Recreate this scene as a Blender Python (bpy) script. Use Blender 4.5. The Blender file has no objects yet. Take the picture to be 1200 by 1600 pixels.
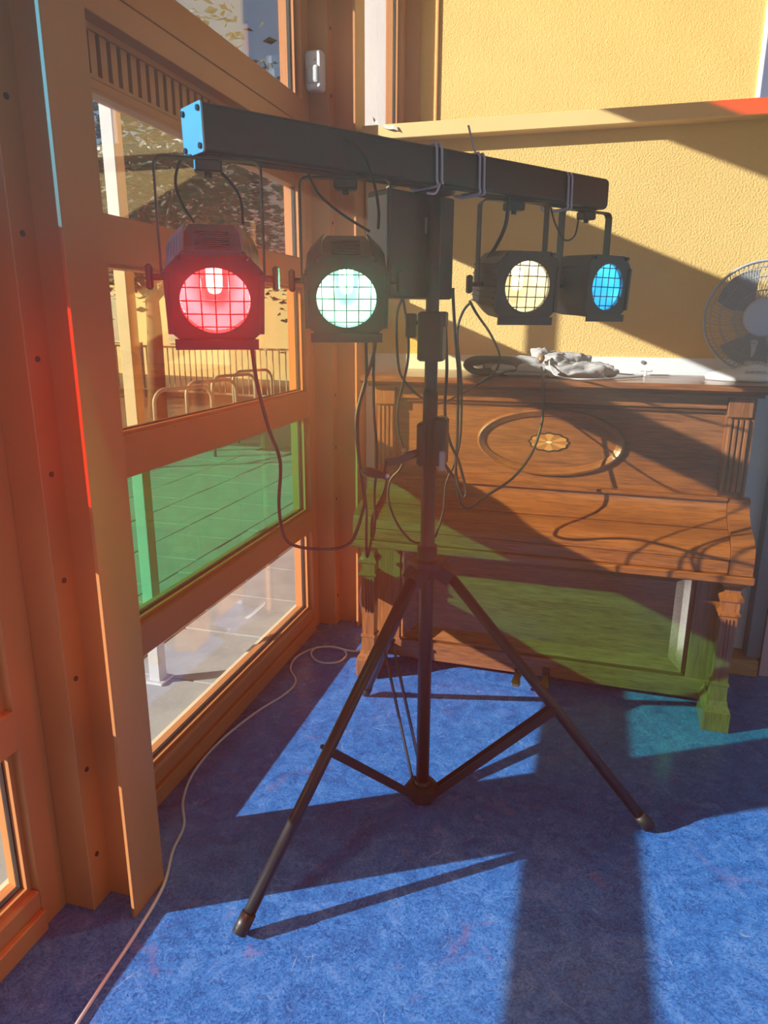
import bpy, math, random
from mathutils import Vector, Matrix
random.seed(7)
PI = math.pi
SC = bpy.context.scene
COL = SC.collection

# ------------------------------------------------------------------ camera
cam_d = bpy.data.cameras.new('camera')
cam = bpy.data.objects.new('camera', cam_d); COL.objects.link(cam)
cam_d.sensor_fit = 'VERTICAL'; cam_d.sensor_height = 36.0
cam_d.lens = 1105.0 / 1600.0 * 36.0
cam_d.clip_start = 0.02; cam_d.clip_end = 300
YAW, PITCH, ROLL = math.radians(15.7), math.radians(15.0), math.radians(0.26)
fw = Vector((-math.sin(YAW) * math.cos(PITCH), math.cos(YAW) * math.cos(PITCH), -math.sin(PITCH)))
r0 = Vector((math.cos(YAW), math.sin(YAW), 0)); u0 = r0.cross(fw)
rr = r0 * math.cos(ROLL) + u0 * math.sin(ROLL); uu = -r0 * math.sin(ROLL) + u0 * math.cos(ROLL)
cam.matrix_world = Matrix(((rr.x, uu.x, -fw.x, 0.0), (rr.y, uu.y, -fw.y, 0.0), (rr.z, uu.z, -fw.z, 1.55), (0, 0, 0, 1)))
SC.camera = cam

# ------------------------------------------------------------------ world, sun, added fill lamps, exposure
SUN_TRAVEL = Vector((1.0, 0.5565, -0.415)).normalized()
w = bpy.data.worlds.new('sky'); SC.world = w; w.use_nodes = True
wn = w.node_tree.nodes; wl = w.node_tree.links; wn.clear()
wo = wn.new('ShaderNodeOutputWorld'); wb = wn.new('ShaderNodeBackground'); ws = wn.new('ShaderNodeTexSky')
ws.sky_type = 'NISHITA'; ws.sun_disc = False; ws.sun_elevation = math.radians(20); ws.sun_rotation = math.radians(241)
ws.air_density = 1.0; ws.dust_density = 1.2; ws.ozone_density = 1.0
wb.inputs['Strength'].default_value = 0.095
wl.new(ws.outputs['Color'], wb.inputs['Color']); wl.new(wb.outputs[0], wo.inputs['Surface'])

sd = bpy.data.lights.new('sun', 'SUN'); sd.energy = 12.0; sd.color = (1.0, 0.92, 0.80); sd.angle = math.radians(0.6)
sun = bpy.data.objects.new('sun', sd); COL.objects.link(sun); sun.location = (-12, -6, 8)
sun.rotation_euler = SUN_TRAVEL.to_track_quat('-Z', 'Y').to_euler()

def area_fill(name, loc, rot, sx, sy, energy, col):
    d = bpy.data.lights.new(name, 'AREA'); d.shape = 'RECTANGLE'; d.size = sx; d.size_y = sy
    d.energy = energy; d.color = col
    o = bpy.data.objects.new(name, d); COL.objects.link(o); o.location = loc; o.rotation_euler = rot
    return o
# added unseen fill lamps by the right and rear walls, raising the ambient light
area_fill('fill_right', (5.35, 0.0, 2.0), (0, PI / 2, 0), 2.4, 5.0, 8, (1.0, 0.90, 0.76))
area_fill('fill_rear', (2.0, -3.85, 2.0), (PI / 2, 0, 0), 5.0, 2.4, 18, (1.0, 0.92, 0.80))

SC.view_settings.view_transform = 'Standard'; SC.view_settings.look = 'None'
SC.view_settings.gamma = 1.0; SC.view_settings.use_curve_mapping = False
SC.view_settings.exposure = 0.15
SC.cycles.max_bounces = 6; SC.cycles.diffuse_bounces = 3; SC.cycles.glossy_bounces = 3; SC.cycles.adaptive_threshold = 0.03; SC.cycles.transparent_max_bounces = 12
SC.cycles.caustics_reflective = False; SC.cycles.caustics_refractive = False
SC.cycles.sample_clamp_indirect = 6.0

# ------------------------------------------------------------------ materials
MATS = {}
def mat(name, col, rough=0.5, metal=0.0, spec=0.5, coat=0.0):
    if name in MATS: return MATS[name]
    m = bpy.data.materials.new(name); m.use_nodes = True; MATS[name] = m
    b = m.node_tree.nodes['Principled BSDF']
    b.inputs['Base Color'].default_value = (*col, 1); b.inputs['Roughness'].default_value = rough
    b.inputs['Metallic'].default_value = metal; b.inputs['Specular IOR Level'].default_value = spec
    b.inputs['Coat Weight'].default_value = coat; b.inputs['Coat Roughness'].default_value = 0.12
    return m
def nodes(m):
    t = m.node_tree; return t, t.nodes['Principled BSDF']
def coord(t, scale=(1, 1, 1), kind='Object', rot=(0, 0, 0)):
    c = t.nodes.new('ShaderNodeTexCoord'); mp = t.nodes.new('ShaderNodeMapping')
    mp.inputs['Scale'].default_value = scale; mp.inputs['Rotation'].default_value = rot
    t.links.new(c.outputs[kind], mp.inputs['Vector']); return mp.outputs['Vector']
def noise(t, vec, scale, detail=4, rough=0.55, dist=0.0):
    n = t.nodes.new('ShaderNodeTexNoise'); n.inputs['Scale'].default_value = scale; n.inputs['Detail'].default_value = detail
    n.inputs['Roughness'].default_value = rough; n.inputs['Distortion'].default_value = dist
    t.links.new(vec, n.inputs['Vector']); return n.outputs['Fac']
def ramp(t, fac, stops):
    r = t.nodes.new('ShaderNodeValToRGB'); e = r.color_ramp.elements
    while len(e) < len(stops): e.new(0.5)
    for i, (p, c) in enumerate(stops): e[i].position = p; e[i].color = (*c, 1)
    t.links.new(fac, r.inputs['Fac']); return r.outputs['Color']
def mixc(t, fac, a, b, mode='MIX'):
    m = t.nodes.new('ShaderNodeMix'); m.data_type = 'RGBA'; m.blend_type = mode
    for sock, v in ((m.inputs['Factor'], fac), (m.inputs[6], a), (m.inputs[7], b)):
        if isinstance(v, (int, float)): sock.default_value = v
        elif isinstance(v, tuple): sock.default_value = (*v, 1)
        else: t.links.new(v, sock)
    return m.outputs[2]
def bump(t, b, fac, strength, dist):
    n = t.nodes.new('ShaderNodeBump'); n.inputs['Strength'].default_value = strength; n.inputs['Distance'].default_value = dist
    t.links.new(fac, n.inputs['Height']); t.links.new(n.outputs['Normal'], b.inputs['Normal'])

def m_noise(name, c1, c2, scale, rough=0.5, bstr=0.0, bdist=0.002, bscale=None, **kw):
    if name in MATS: return MATS[name]
    m = mat(name, c1, rough, **kw); t, b = nodes(m); v = coord(t)
    t.links.new(ramp(t, noise(t, v, scale), [(0.3, c1), (0.7, c2)]), b.inputs['Base Color'])
    if bstr: bump(t, b, noise(t, v, bscale or scale * 4, 3), bstr, bdist)
    return m

def m_wood(name, dark, light, axis='x', rough=0.32, coat=0.35):
    if name in MATS: return MATS[name]
    m = mat(name, light, rough, coat=coat); t, b = nodes(m)
    sc = {'x': (1.2, 22, 22), 'z': (22, 22, 1.2), 'y': (22, 1.2, 22)}[axis]
    v = coord(t, sc); v2 = coord(t, tuple(s * 6 for s in sc))
    n1 = noise(t, v, 1.0, 6, 0.6, 0.8); n2 = noise(t, v2, 1.6, 3, 0.7)
    c = ramp(t, n1, [(0.25, dark), (0.55, tuple((a + d) / 2 for a, d in zip(dark, light))), (0.75, light)])
    c = mixc(t, 0.45, c, ramp(t, n2, [(0.35, tuple(x * 0.55 for x in dark)), (0.6, light)]), 'MIX')
    t.links.new(c, b.inputs['Base Color'])
    bump(t, b, n2, 0.12, 0.001)
    return m

def m_plaster():
    m = mat('yellow_plaster', (0.80, 0.50, 0.13), 0.85, spec=0.2); t, b = nodes(m); v = coord(t)
    n1 = noise(t, v, 2.2, 3); n2 = noise(t, v, 125, 3, 0.6)
    c = ramp(t, n1, [(0.3, (0.76, 0.50, 0.175)), (0.7, (0.81, 0.55, 0.20))])
    t.links.new(c, b.inputs['Base Color']); bump(t, b, n2, 0.8, 0.006)
    return m

def m_floor():
    m = mat('blue_linoleum', (0.03, 0.12, 0.42), 0.35, spec=0.45); t, b = nodes(m); v = coord(t)
    a = noise(t, v, 9, 8, 0.72, 1.5); f = noise(t, v, 60, 5, 0.75, 2.5); r = noise(t, v, 6.5, 5, 0.65, 1.0)
    c = ramp(t, a, [(0.30, (0.010, 0.075, 0.33)), (0.50, (0.024, 0.165, 0.58)), (0.70, (0.10, 0.27, 0.70))])
    c = mixc(t, ramp(t, f, [(0.50, (0, 0, 0)), (0.70, (0.7, 0.7, 0.7))]), c, (0.14, 0.34, 0.78))
    c = mixc(t, ramp(t, f, [(0.36, (0.9, 0.9, 0.9)), (0.50, (0, 0, 0))]), c, (0.012, 0.055, 0.24))
    c = mixc(t, ramp(t, r, [(0.60, (0, 0, 0)), (0.74, (0.45, 0.45, 0.45))]), c, (0.26, 0.15, 0.28))
    # pale scuffs and scratches: thin voronoi-like lines kept sparse by a coarse mask
    vo = t.nodes.new('ShaderNodeTexVoronoi'); vo.feature = 'DISTANCE_TO_EDGE'; vo.inputs['Scale'].default_value = 4.2
    nv = t.nodes.new('ShaderNodeTexNoise'); nv.inputs['Scale'].default_value = 3; t.links.new(v, nv.inputs['Vector'])
    vm = t.nodes.new('ShaderNodeVectorMath'); vm.operation = 'ADD'; t.links.new(v, vm.inputs[0]); t.links.new(nv.outputs['Color'], vm.inputs[1])
    t.links.new(vm.outputs[0], vo.inputs['Vector'])
    ln = ramp(t, vo.outputs['Distance'], [(0.0, (1, 1, 1)), (0.010, (0, 0, 0))])
    mk = ramp(t, noise(t, v, 5.5, 4, 0.7), [(0.55, (0, 0, 0)), (0.66, (0.5, 0.5, 0.5))])
    k = mixc(t, 1.0, ln, mk, 'MULTIPLY')
    c = mixc(t, k, c, (0.45, 0.58, 0.78))
    t.links.new(c, b.inputs['Base Color'])
    rr_ = ramp(t, noise(t, v, 14, 4), [(0.3, (0.17, 0.17, 0.17)), (0.7, (0.30, 0.30, 0.30))])
    t.links.new(rr_, b.inputs['Roughness']); bump(t, b, f, 0.06, 0.001)
    return m

def m_pane(name, col):
    if name in MATS: return MATS[name]
    m = bpy.data.materials.new(name); m.use_nodes = True; MATS[name] = m
    t = m.node_tree; t.nodes.clear()
    o = t.nodes.new('ShaderNodeOutputMaterial'); tr = t.nodes.new('ShaderNodeBsdfTransparent'); gl = t.nodes.new('ShaderNodeBsdfGlossy')
    mx = t.nodes.new('ShaderNodeMixShader'); fr = t.nodes.new('ShaderNodeFresnel')
    # same reflectance on the entering and the leaving face of the thin sheet
    ge = t.nodes.new('ShaderNodeNewGeometry'); ir = t.nodes.new('ShaderNodeMapRange')
    ir.inputs['To Min'].default_value = 1.9; ir.inputs['To Max'].default_value = 1 / 1.9
    t.links.new(ge.outputs['Backfacing'], ir.inputs['Value']); t.links.new(ir.outputs[0], fr.inputs['IOR'])
    tr.inputs['Color'].default_value = (*[c ** 0.5 for c in col], 1); gl.inputs['Roughness'].default_value = 0.01
    gl.inputs['Color'].default_value = (0.95, 0.97, 1, 1)
    t.links.new(fr.outputs[0], mx.inputs[0]); t.links.new(tr.outputs[0], mx.inputs[1]); t.links.new(gl.outputs[0], mx.inputs[2])
    t.links.new(mx.outputs[0], o.inputs['Surface']); return m

def m_emit(name, col, s):
    if name in MATS: return MATS[name]
    m = bpy.data.materials.new(name); m.use_nodes = True; MATS[name] = m
    t = m.node_tree; t.nodes.clear()
    o = t.nodes.new('ShaderNodeOutputMaterial'); e = t.nodes.new('ShaderNodeEmission')
    e.inputs['Color'].default_value = (*col, 1); e.inputs['Strength'].default_value = s
    t.links.new(e.outputs[0], o.inputs['Surface']); return m

def m_gel(name, col, glow, s):
    """heat-proof colour filter: lets the lamp through and scatters some of its light"""
    m = bpy.data.materials.new(name); m.use_nodes = True
    t = m.node_tree; t.nodes.clear()
    o = t.nodes.new('ShaderNodeOutputMaterial'); tr = t.nodes.new('ShaderNodeBsdfTransparent'); e = t.nodes.new('ShaderNodeEmission')
    ad = t.nodes.new('ShaderNodeAddShader'); tr.inputs['Color'].default_value = (*[c ** 0.5 for c in col], 1)     # two faces
    v = coord(t); n = noise(t, v, 14, 3, 0.6)
    st = t.nodes.new('ShaderNodeMapRange'); st.inputs['From Min'].default_value = 0.3; st.inputs['From Max'].default_value = 0.7
    st.inputs['To Min'].default_value = s * 0.4; st.inputs['To Max'].default_value = s * 0.6
    t.links.new(n, st.inputs['Value']); t.links.new(st.outputs[0], e.inputs['Strength'])
    e.inputs['Color'].default_value = (*glow, 1)
    t.links.new(tr.outputs[0], ad.inputs[0]); t.links.new(e.outputs[0], ad.inputs[1]); t.links.new(ad.outputs[0], o.inputs['Surface'])
    return m

PLASTER = m_plaster(); FLOOR = m_floor()
ORANGE = m_noise('orange_paint', (0.54, 0.215, 0.075), (0.58, 0.24, 0.086), 3, 0.42, 0.05, 0.001, 160)
RAILP = m_noise('cream_paint', (0.80, 0.54, 0.22), (0.84, 0.58, 0.25), 3, 0.5, 0.05, 0.001, 120)
WHITEW = m_noise('white_wall_paint', (0.74, 0.76, 0.80), (0.80, 0.82, 0.85), 4, 0.6, 0.05, 0.001, 90)
LILACW = m_noise('lilac_white_paint', (0.80, 0.72, 0.74), (0.84, 0.77, 0.78), 5, 0.7, 0.08, 0.001, 120)
BLACK = m_noise('black_enamel', (0.012, 0.012, 0.013), (0.022, 0.021, 0.020), 8, 0.42, 0.05, 0.0005, 300)
BLACKM = m_noise('matt_black_steel', (0.013, 0.014, 0.016), (0.020, 0.021, 0.023), 12, 0.4, 0.05, 0.0005, 300)
RUBBER = m_noise('black_rubber', (0.012, 0.012, 0.012), (0.02, 0.02, 0.02), 20, 0.45)
GREYM = m_noise('grey_sheet_metal', (0.42, 0.43, 0.44), (0.48, 0.49, 0.50), 10, 0.45, metal=0.0)
STEEL = m_noise('bright_steel', (0.6, 0.6, 0.62), (0.7, 0.7, 0.72), 20, 0.3, metal=1.0)
BRASS = m_noise('worn_brass', (0.55, 0.42, 0.2), (0.65, 0.5, 0.25), 20, 0.35, metal=1.0)
WHITEP = m_noise('white_plastic', (0.78, 0.79, 0.80), (0.82, 0.83, 0.84), 6, 0.35)
GREYP = m_noise('grey_plastic', (0.40, 0.42, 0.45), (0.45, 0.47, 0.5), 6, 0.4)
WCABLE = m_noise('white_cable_sheath', (0.66, 0.66, 0.68), (0.72, 0.72, 0.74), 20, 0.45)
TIE = m_noise('lilac_cord', (0.55, 0.50, 0.58), (0.6, 0.55, 0.62), 30, 0.6)
GREYC = m_noise('grey_cloth', (0.38, 0.36, 0.355), (0.46, 0.44, 0.435), 14, 0.9, 0.5, 0.004, 260)
BLACKC = m_noise('black_cloth', (0.02, 0.02, 0.022), (0.035, 0.035, 0.038), 14, 0.85, 0.4, 0.003, 200)
TAPE = m_noise('clear_tape', (0.72, 0.68, 0.60), (0.8, 0.76, 0.68), 9, 0.25)
BLUEP = m_noise('blue_grey_paint', (0.10, 0.15, 0.26), (0.13, 0.18, 0.30), 5, 0.5)
HALLG = m_noise('hall_grey_paint', (0.26, 0.27, 0.29), (0.30, 0.31, 0.33), 4, 0.8)
DKGREY = m_noise('dark_grey_paint', (0.16, 0.18, 0.23), (0.2, 0.22, 0.27), 5, 0.5)
PINKP = m_noise('dusty_pink_paint', (0.50, 0.36, 0.40), (0.55, 0.4, 0.44), 5, 0.5)
SKIRT = m_wood('pine_skirting', (0.40, 0.20, 0.08), (0.58, 0.32, 0.13), 'x', 0.5, 0.1)
WOODX = m_wood('mahogany', (0.085, 0.026, 0.010), (0.37, 0.135, 0.042), 'x')
WOODZ = m_wood('mahogany_upright', (0.12, 0.038, 0.013), (0.36, 0.133, 0.045), 'z')
WOODD = m_wood('dark_mahogany', (0.05, 0.015, 0.006), (0.14, 0.045, 0.016), 'x')
CREAMX = m_noise('cream_render', (0.72, 0.62, 0.42), (0.78, 0.68, 0.48), 3, 0.8)
GALV0 = m_noise('galvanised_steel', (0.22, 0.23, 0.24), (0.28, 0.29, 0.3), 9, 0.5)
GALV = m_noise('white_painted_steel', (0.40, 0.41, 0.42), (0.46, 0.47, 0.48), 9, 0.4)
CEIL = m_noise('ceiling_paint', (0.72, 0.66, 0.55), (0.76, 0.70, 0.6), 3, 0.8)
DARKV = m_noise('dark_recess', (0.03, 0.02, 0.018), (0.05, 0.03, 0.025), 9, 0.8)
CLEAR = m_pane('clear_glass', (0.90, 0.94, 0.93))
YELLOWG = m_pane('yellow_glass', (0.92, 0.82, 0.40))
GREENG = m_pane('green_glass', (0.08, 0.68, 0.33))
REDG = m_pane('red_glass', (0.90, 0.06, 0.02))
BLUEG = m_pane('blue_glass', (0.06, 0.48, 0.95))

# ------------------------------------------------------------------ mesh helpers
class MB:
    def __init__(s): s.v = []; s.f = []; s.sm = []
    def add(s, vs, fs, smooth=False, M=None):
        o = len(s.v)
        s.v += [tuple(M @ Vector(p)) if M else tuple(p) for p in vs]
        s.f += [tuple(i + o for i in f) for f in fs]; s.sm += [smooth] * len(fs); return s
    def box(s, x0, x1, y0, y1, z0, z1, M=None):
        vs = [(x0, y0, z0), (x1, y0, z0), (x1, y1, z0), (x0, y1, z0), (x0, y0, z1), (x1, y0, z1), (x1, y1, z1), (x0, y1, z1)]
        return s.add(vs, [(0, 3, 2, 1), (4, 5, 6, 7), (0, 1, 5, 4), (1, 2, 6, 5), (2, 3, 7, 6), (3, 0, 4, 7)], False, M)
    def bbox(s, x0, x1, y0, y1, z0, z1, b=0.004, M=None):
        """box with chamfered vertical and horizontal edges"""
        secs = [(z0, b), (z0 + b, 0), (z1 - b, 0), (z1, b)]; rings = []
        for z, i in secs:
            a0, a1, c0, c1 = x0 + i, x1 - i, y0 + i, y1 - i
            rings.append([(a0 + b, c0, z), (a1 - b, c0, z), (a1, c0 + b, z), (a1, c1 - b, z), (a1 - b, c1, z), (a0 + b, c1, z), (a0, c1 - b, z), (a0, c0 + b, z)])
        return s.loft(rings, M=M)
    def loft(s, rings, cap=True, closed=True, smooth=False, M=None):
        n = len(rings[0]); vs = [p for r in rings for p in r]; fs = []
        for i in range(len(rings) - 1):
            for j in range(n if closed else n - 1):
                k = (j + 1) % n
                fs.append((i * n + j, i * n + k, (i + 1) * n + k, (i + 1) * n + j))
        if cap:
            fs.append(tuple(range(n - 1, -1, -1))); fs.append(tuple((len(rings) - 1) * n + j for j in range(n)))
        o = len(s.f); s.add(vs, fs, smooth, M)
        if cap and smooth: s.sm[-1] = False; s.sm[-2] = False
        return s
    def tube(s, path, r, n=8, cap=True, M=None):
        P = [Vector(p) for p in path]; rings = []; up = None
        rs = r if isinstance(r, (list, tuple)) else [r] * len(P)
        for i, p in enumerate(P):
            d = (P[min(i + 1, len(P) - 1)] - P[max(i - 1, 0)])
            d = d.normalized() if d.length > 1e-9 else Vector((0, 0, 1))
            if up is None: up = Vector((0, 0, 1)) if abs(d.z) < 0.9 else Vector((1, 0, 0))
            a = d.cross(up)
            if a.length < 1e-6: a = d.cross(Vector((0, 1, 0.3)))
            a.normalize(); b = a.cross(d).normalized(); up = b
            rings.append([p + (a * math.cos(2 * PI * k / n) + b * math.sin(2 * PI * k / n)) * rs[i] for k in range(n)])
        return s.loft(rings, cap, True, True, M)
    def flat(s, path, w, t, side, M=None):
        """flat bar swept along a path; side = width direction"""
        P = [Vector(p) for p in path]; S = Vector(side).normalized(); rings = []
        for i, p in enumerate(P):
            d0 = (P[i] - P[i - 1]).normalized() if i else (P[1] - P[0]).normalized()
            d1 = (P[i + 1] - P[i]).normalized() if i < len(P) - 1 else d0
            d = (d0 + d1).normalized(); nn = d.cross(S).normalized(); k = 1 / max(0.4, d.dot(d0))
            rings.append([p + S * w / 2 + nn * t / 2 * k, p - S * w / 2 + nn * t / 2 * k, p - S * w / 2 - nn * t / 2 * k, p + S * w / 2 - nn * t / 2 * k])
        return s.loft(rings, M=M)
    def cyl(s, a, b, r, n=20, r2=None, M=None):
        return s.tube([a, b], [r, r if r2 is None else r2], n, True, M)
    def lathe(s, prof, n=32, M=None, cap=False):
        """profile of (radius, z) about local z"""
        rings = [[(r * math.cos(2 * PI * k / n), r * math.sin(2 * PI * k / n), z) for k in range(n)] for r, z in prof]
        return s.loft(rings, cap, True, True, M)
    def extrude_x(s, prof, x0, x1, M=None, smooth=False):
        """closed (y, z) outline extruded along x"""
        return s.loft([[(x0, y, z) for y, z in prof], [(x1, y, z) for y, z in prof]], M=M)
    def ell(s, c, rx, ry, rz, n=20, m=12, M=None):
        rings = []
        for i in range(m + 1):
            a = -PI / 2 + PI * i / m; cr = max(1e-4, math.cos(a))
            rings.append([(c[0] + rx * cr * math.cos(2 * PI * k / n), c[1] + ry * cr * math.sin(2 * PI * k / n), c[2] + rz * math.sin(a)) for k in range(n)])
        return s.loft(rings, False, True, True, M)
    def build(s, name, material, parent=None, loc=None, rot=None):
        me = bpy.data.meshes.new(name); me.from_pydata([tuple(p) for p in s.v], [], s.f); me.validate(); me.update()
        if len(me.polygons) == len(s.sm): me.polygons.foreach_set('use_smooth', s.sm)
        me.materials.append(material)
        o = bpy.data.objects.new(name, me); COL.objects.link(o)
        if parent: o.parent = parent
        if loc: o.location = loc
        if rot: o.rotation_euler = rot
        return o
def tag(o, label, cat, group=None, kind=None):
    o['label'] = label; o['category'] = cat
    if group: o['group'] = group
    if kind: o['kind'] = kind
    return o
def thing(name, label, cat, loc=(0, 0, 0), rz=0.0, group=None, kind=None):
    o = bpy.data.objects.new(name, None); COL.objects.link(o); o.empty_display_size = 0.1
    o.location = loc; o.rotation_euler = (0, 0, rz); return tag(o, label, cat, group, kind)
def inst(src, parent=None, loc=None, rot=None, scale=None):
    o = src.copy(); COL.objects.link(o); o.parent = parent if parent else src.parent
    if loc is not None: o.location = loc
    if rot is not None: o.rotation_euler = rot
    if scale is not None: o.scale = scale
    return o
def smooth_path(P, k=6):
    P = [Vector(p) for p in P]; out = []
    for i in range(len(P) - 1):
        p0, p1, p2, p3 = P[max(i - 1, 0)], P[i], P[i + 1], P[min(i + 2, len(P) - 1)]
        for j in range(k):
            t = j / k
            out.append(0.5 * ((2 * p1) + (p2 - p0) * t + (2 * p0 - 5 * p1 + 4 * p2 - p3) * t * t + (3 * p1 - p0 - 3 * p2 + p3) * t ** 3))
    out.append(P[-1]); return out
def cable(name, pts, r, material, label, cat='cable', group=None, parent=None, k=6, n=8):
    o = MB().tube(smooth_path(pts, k), r, n).build(name, material, parent)
    if parent is None: tag(o, label, cat, group)
    return o
def rrect(hw, hh, r, n=5):
    out = []
    for cx, cy, a0 in ((hw - r, hh - r, 0), (-hw + r, hh - r, PI / 2), (-hw + r, -hh + r, PI), (hw - r, -hh + r, 1.5 * PI)):
        for i in range(n + 1):
            a = a0 + PI / 2 * i / n; out.append((cx + r * math.cos(a), cy + r * math.sin(a)))
    return out

# ------------------------------------------------------------------ the room shell
WY = 3.40          # back wall plane
XF = -1.27         # inner face of the window frames
FY = 4.995         # far wall beyond the partition
HX, RX, RY, CZ = -1.40, 5.5, -4.0, 4.80
def struct(o, label, cat): return tag(o, label, cat, kind='structure')
struct(MB().box(HX, RX, RY, FY + 0.2, -0.12, 0.0).build('floor', FLOOR), 'blue marbled linoleum floor with scuffs and scratches', 'floor')
struct(MB().box(HX, RX + 0.1, RY - 0.1, FY + 0.2, CZ, CZ + 0.12).build('ceiling', CEIL), 'pale ceiling of the hall', 'ceiling')

wb_ = thing('wall_back', 'yellow rough plaster partition behind the piano, white below', 'wall', kind='structure')
MB().box(-1.05, RX, WY, WY + 0.12, 1.405, 2.335).build('plaster_panel', PLASTER, wb_)
MB().box(-1.05, RX, WY - 0.006, WY + 0.12, 0.0, 1.405).build('white_panel', WHITEW, wb_)
MB().box(-1.18, -1.05, WY + 0.022, WY + 0.12, 0, 2.335).build('corner_infill', ORANGE, wb_)
struct(MB().box(HX, RX + 0.1, FY, FY + 0.2, 0, CZ).build('wall_far', PLASTER), 'yellow plaster wall further back above the partition', 'wall')
struct(MB().box(HX, RX + 0.1, RY - 0.1, RY, 0, 0.9).box(HX, RX + 0.1, RY - 0.1, RY, 3.25, CZ).box(HX, -0.6, RY - 0.1, RY, 0.9, 3.25).box(4.6, RX + 0.1, RY - 0.1, RY, 0.9, 3.25).build('wall_rear', HALLG), 'plain grey wall behind the viewer', 'wall')
struct(MB().box(RX, RX + 0.1, RY, FY, 0, 0.8).box(RX, RX + 0.1, RY, FY, 3.25, CZ).box(RX, RX + 0.1, RY, -2.6, 0.8, 3.25).box(RX, RX + 0.1, 2.6, FY, 0.8, 3.25).build('wall_right', HALLG), 'grey wall on the far right of the hall', 'wall')

# ledge rail along the back wall
struct(MB().bbox(-1.045, RX, WY - 0.075, WY + 0.16, 2.335, 2.395, 0.003).build('trim_1', RAILP), 'cream painted wooden ledge rail across the yellow wall', 'ledge')
# blue door on the far wall
wn4 = thing('door_2', 'blue door with white edge on the far wall, upper right', 'door', kind='structure')
MB().box(0.822, 0.842, FY - 0.012, FY, 0.0, 4.4).build('white_edge', WHITEP, wn4)
MB().box(0.842, 0.94, FY - 0.03, FY, 0.0, 4.4).build('door_post', BLUEP, wn4)
MB().box(0.95, 2.2, FY - 0.02, FY, 0.0, 4.4).build('door_leaf', BLUEP, wn4)
# right of the piano
struct(MB().bbox(0.66, 0.845, 3.262, WY - 0.006, 0.0, 0.075, 0.003).build('baseboard_back', SKIRT), 'pine skirting block at the wall right of the piano', 'baseboard')
cb = thing('door_1', 'dusty pink door with dark grey post right of the piano', 'door', kind='structure')
MB().box(0.80, 0.856, 3.30, WY - 0.006, 0.077, 2.1).build('door_post', DKGREY, cb)
MB().box(0.858, 1.8, 3.285, WY - 0.006, 0.0, 2.1).build('door_leaf', PINKP, cb)

# ------------------------------------------------------------------ columns along the window wall
def column(idx, yc, label):
    c = thing('trim_%d' % idx, label, 'column', (0, yc, 0), kind='structure')
    MB().bbox(-1.40, -1.18, -0.077, 0.077, 0, CZ - 0.01, 0.002).build('cover', ORANGE, c)
    MB().box(-1.18, -1.068, -0.006, 0.006, 0, CZ - 0.01).build('web', ORANGE, c)
    MB().bbox(-1.068, -1.058, -0.069, 0.069, 0, CZ - 0.01, 0.001).build('flange', ORANGE, c)
    s0 = None
    z = 0.158
    while z < 4.6:
        for sgn in (-1,):
            if s0 is None:
                s0 = MB().cyl((0, 0, 0), (0.003, 0, 0), 0.0068, 12).build('screw', DARKV, c, (-1.1805, sgn * 0.045, z))
            else: inst(s0, c, (-1.1805, sgn * 0.045, z))
        z += 0.262
    return c
P0, PER = 1.384, 1.96
column(2, P0, 'orange steel column in front of the nearest window joint')
column(3, P0 + PER, 'orange steel column in the corner by the piano')
column(4, P0 - PER, 'orange steel column left of the viewer')
column(5, P0 - 2 * PER, 'orange steel column behind the viewer')
column(7, 5.05, 'orange steel column beyond the partition')

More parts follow.
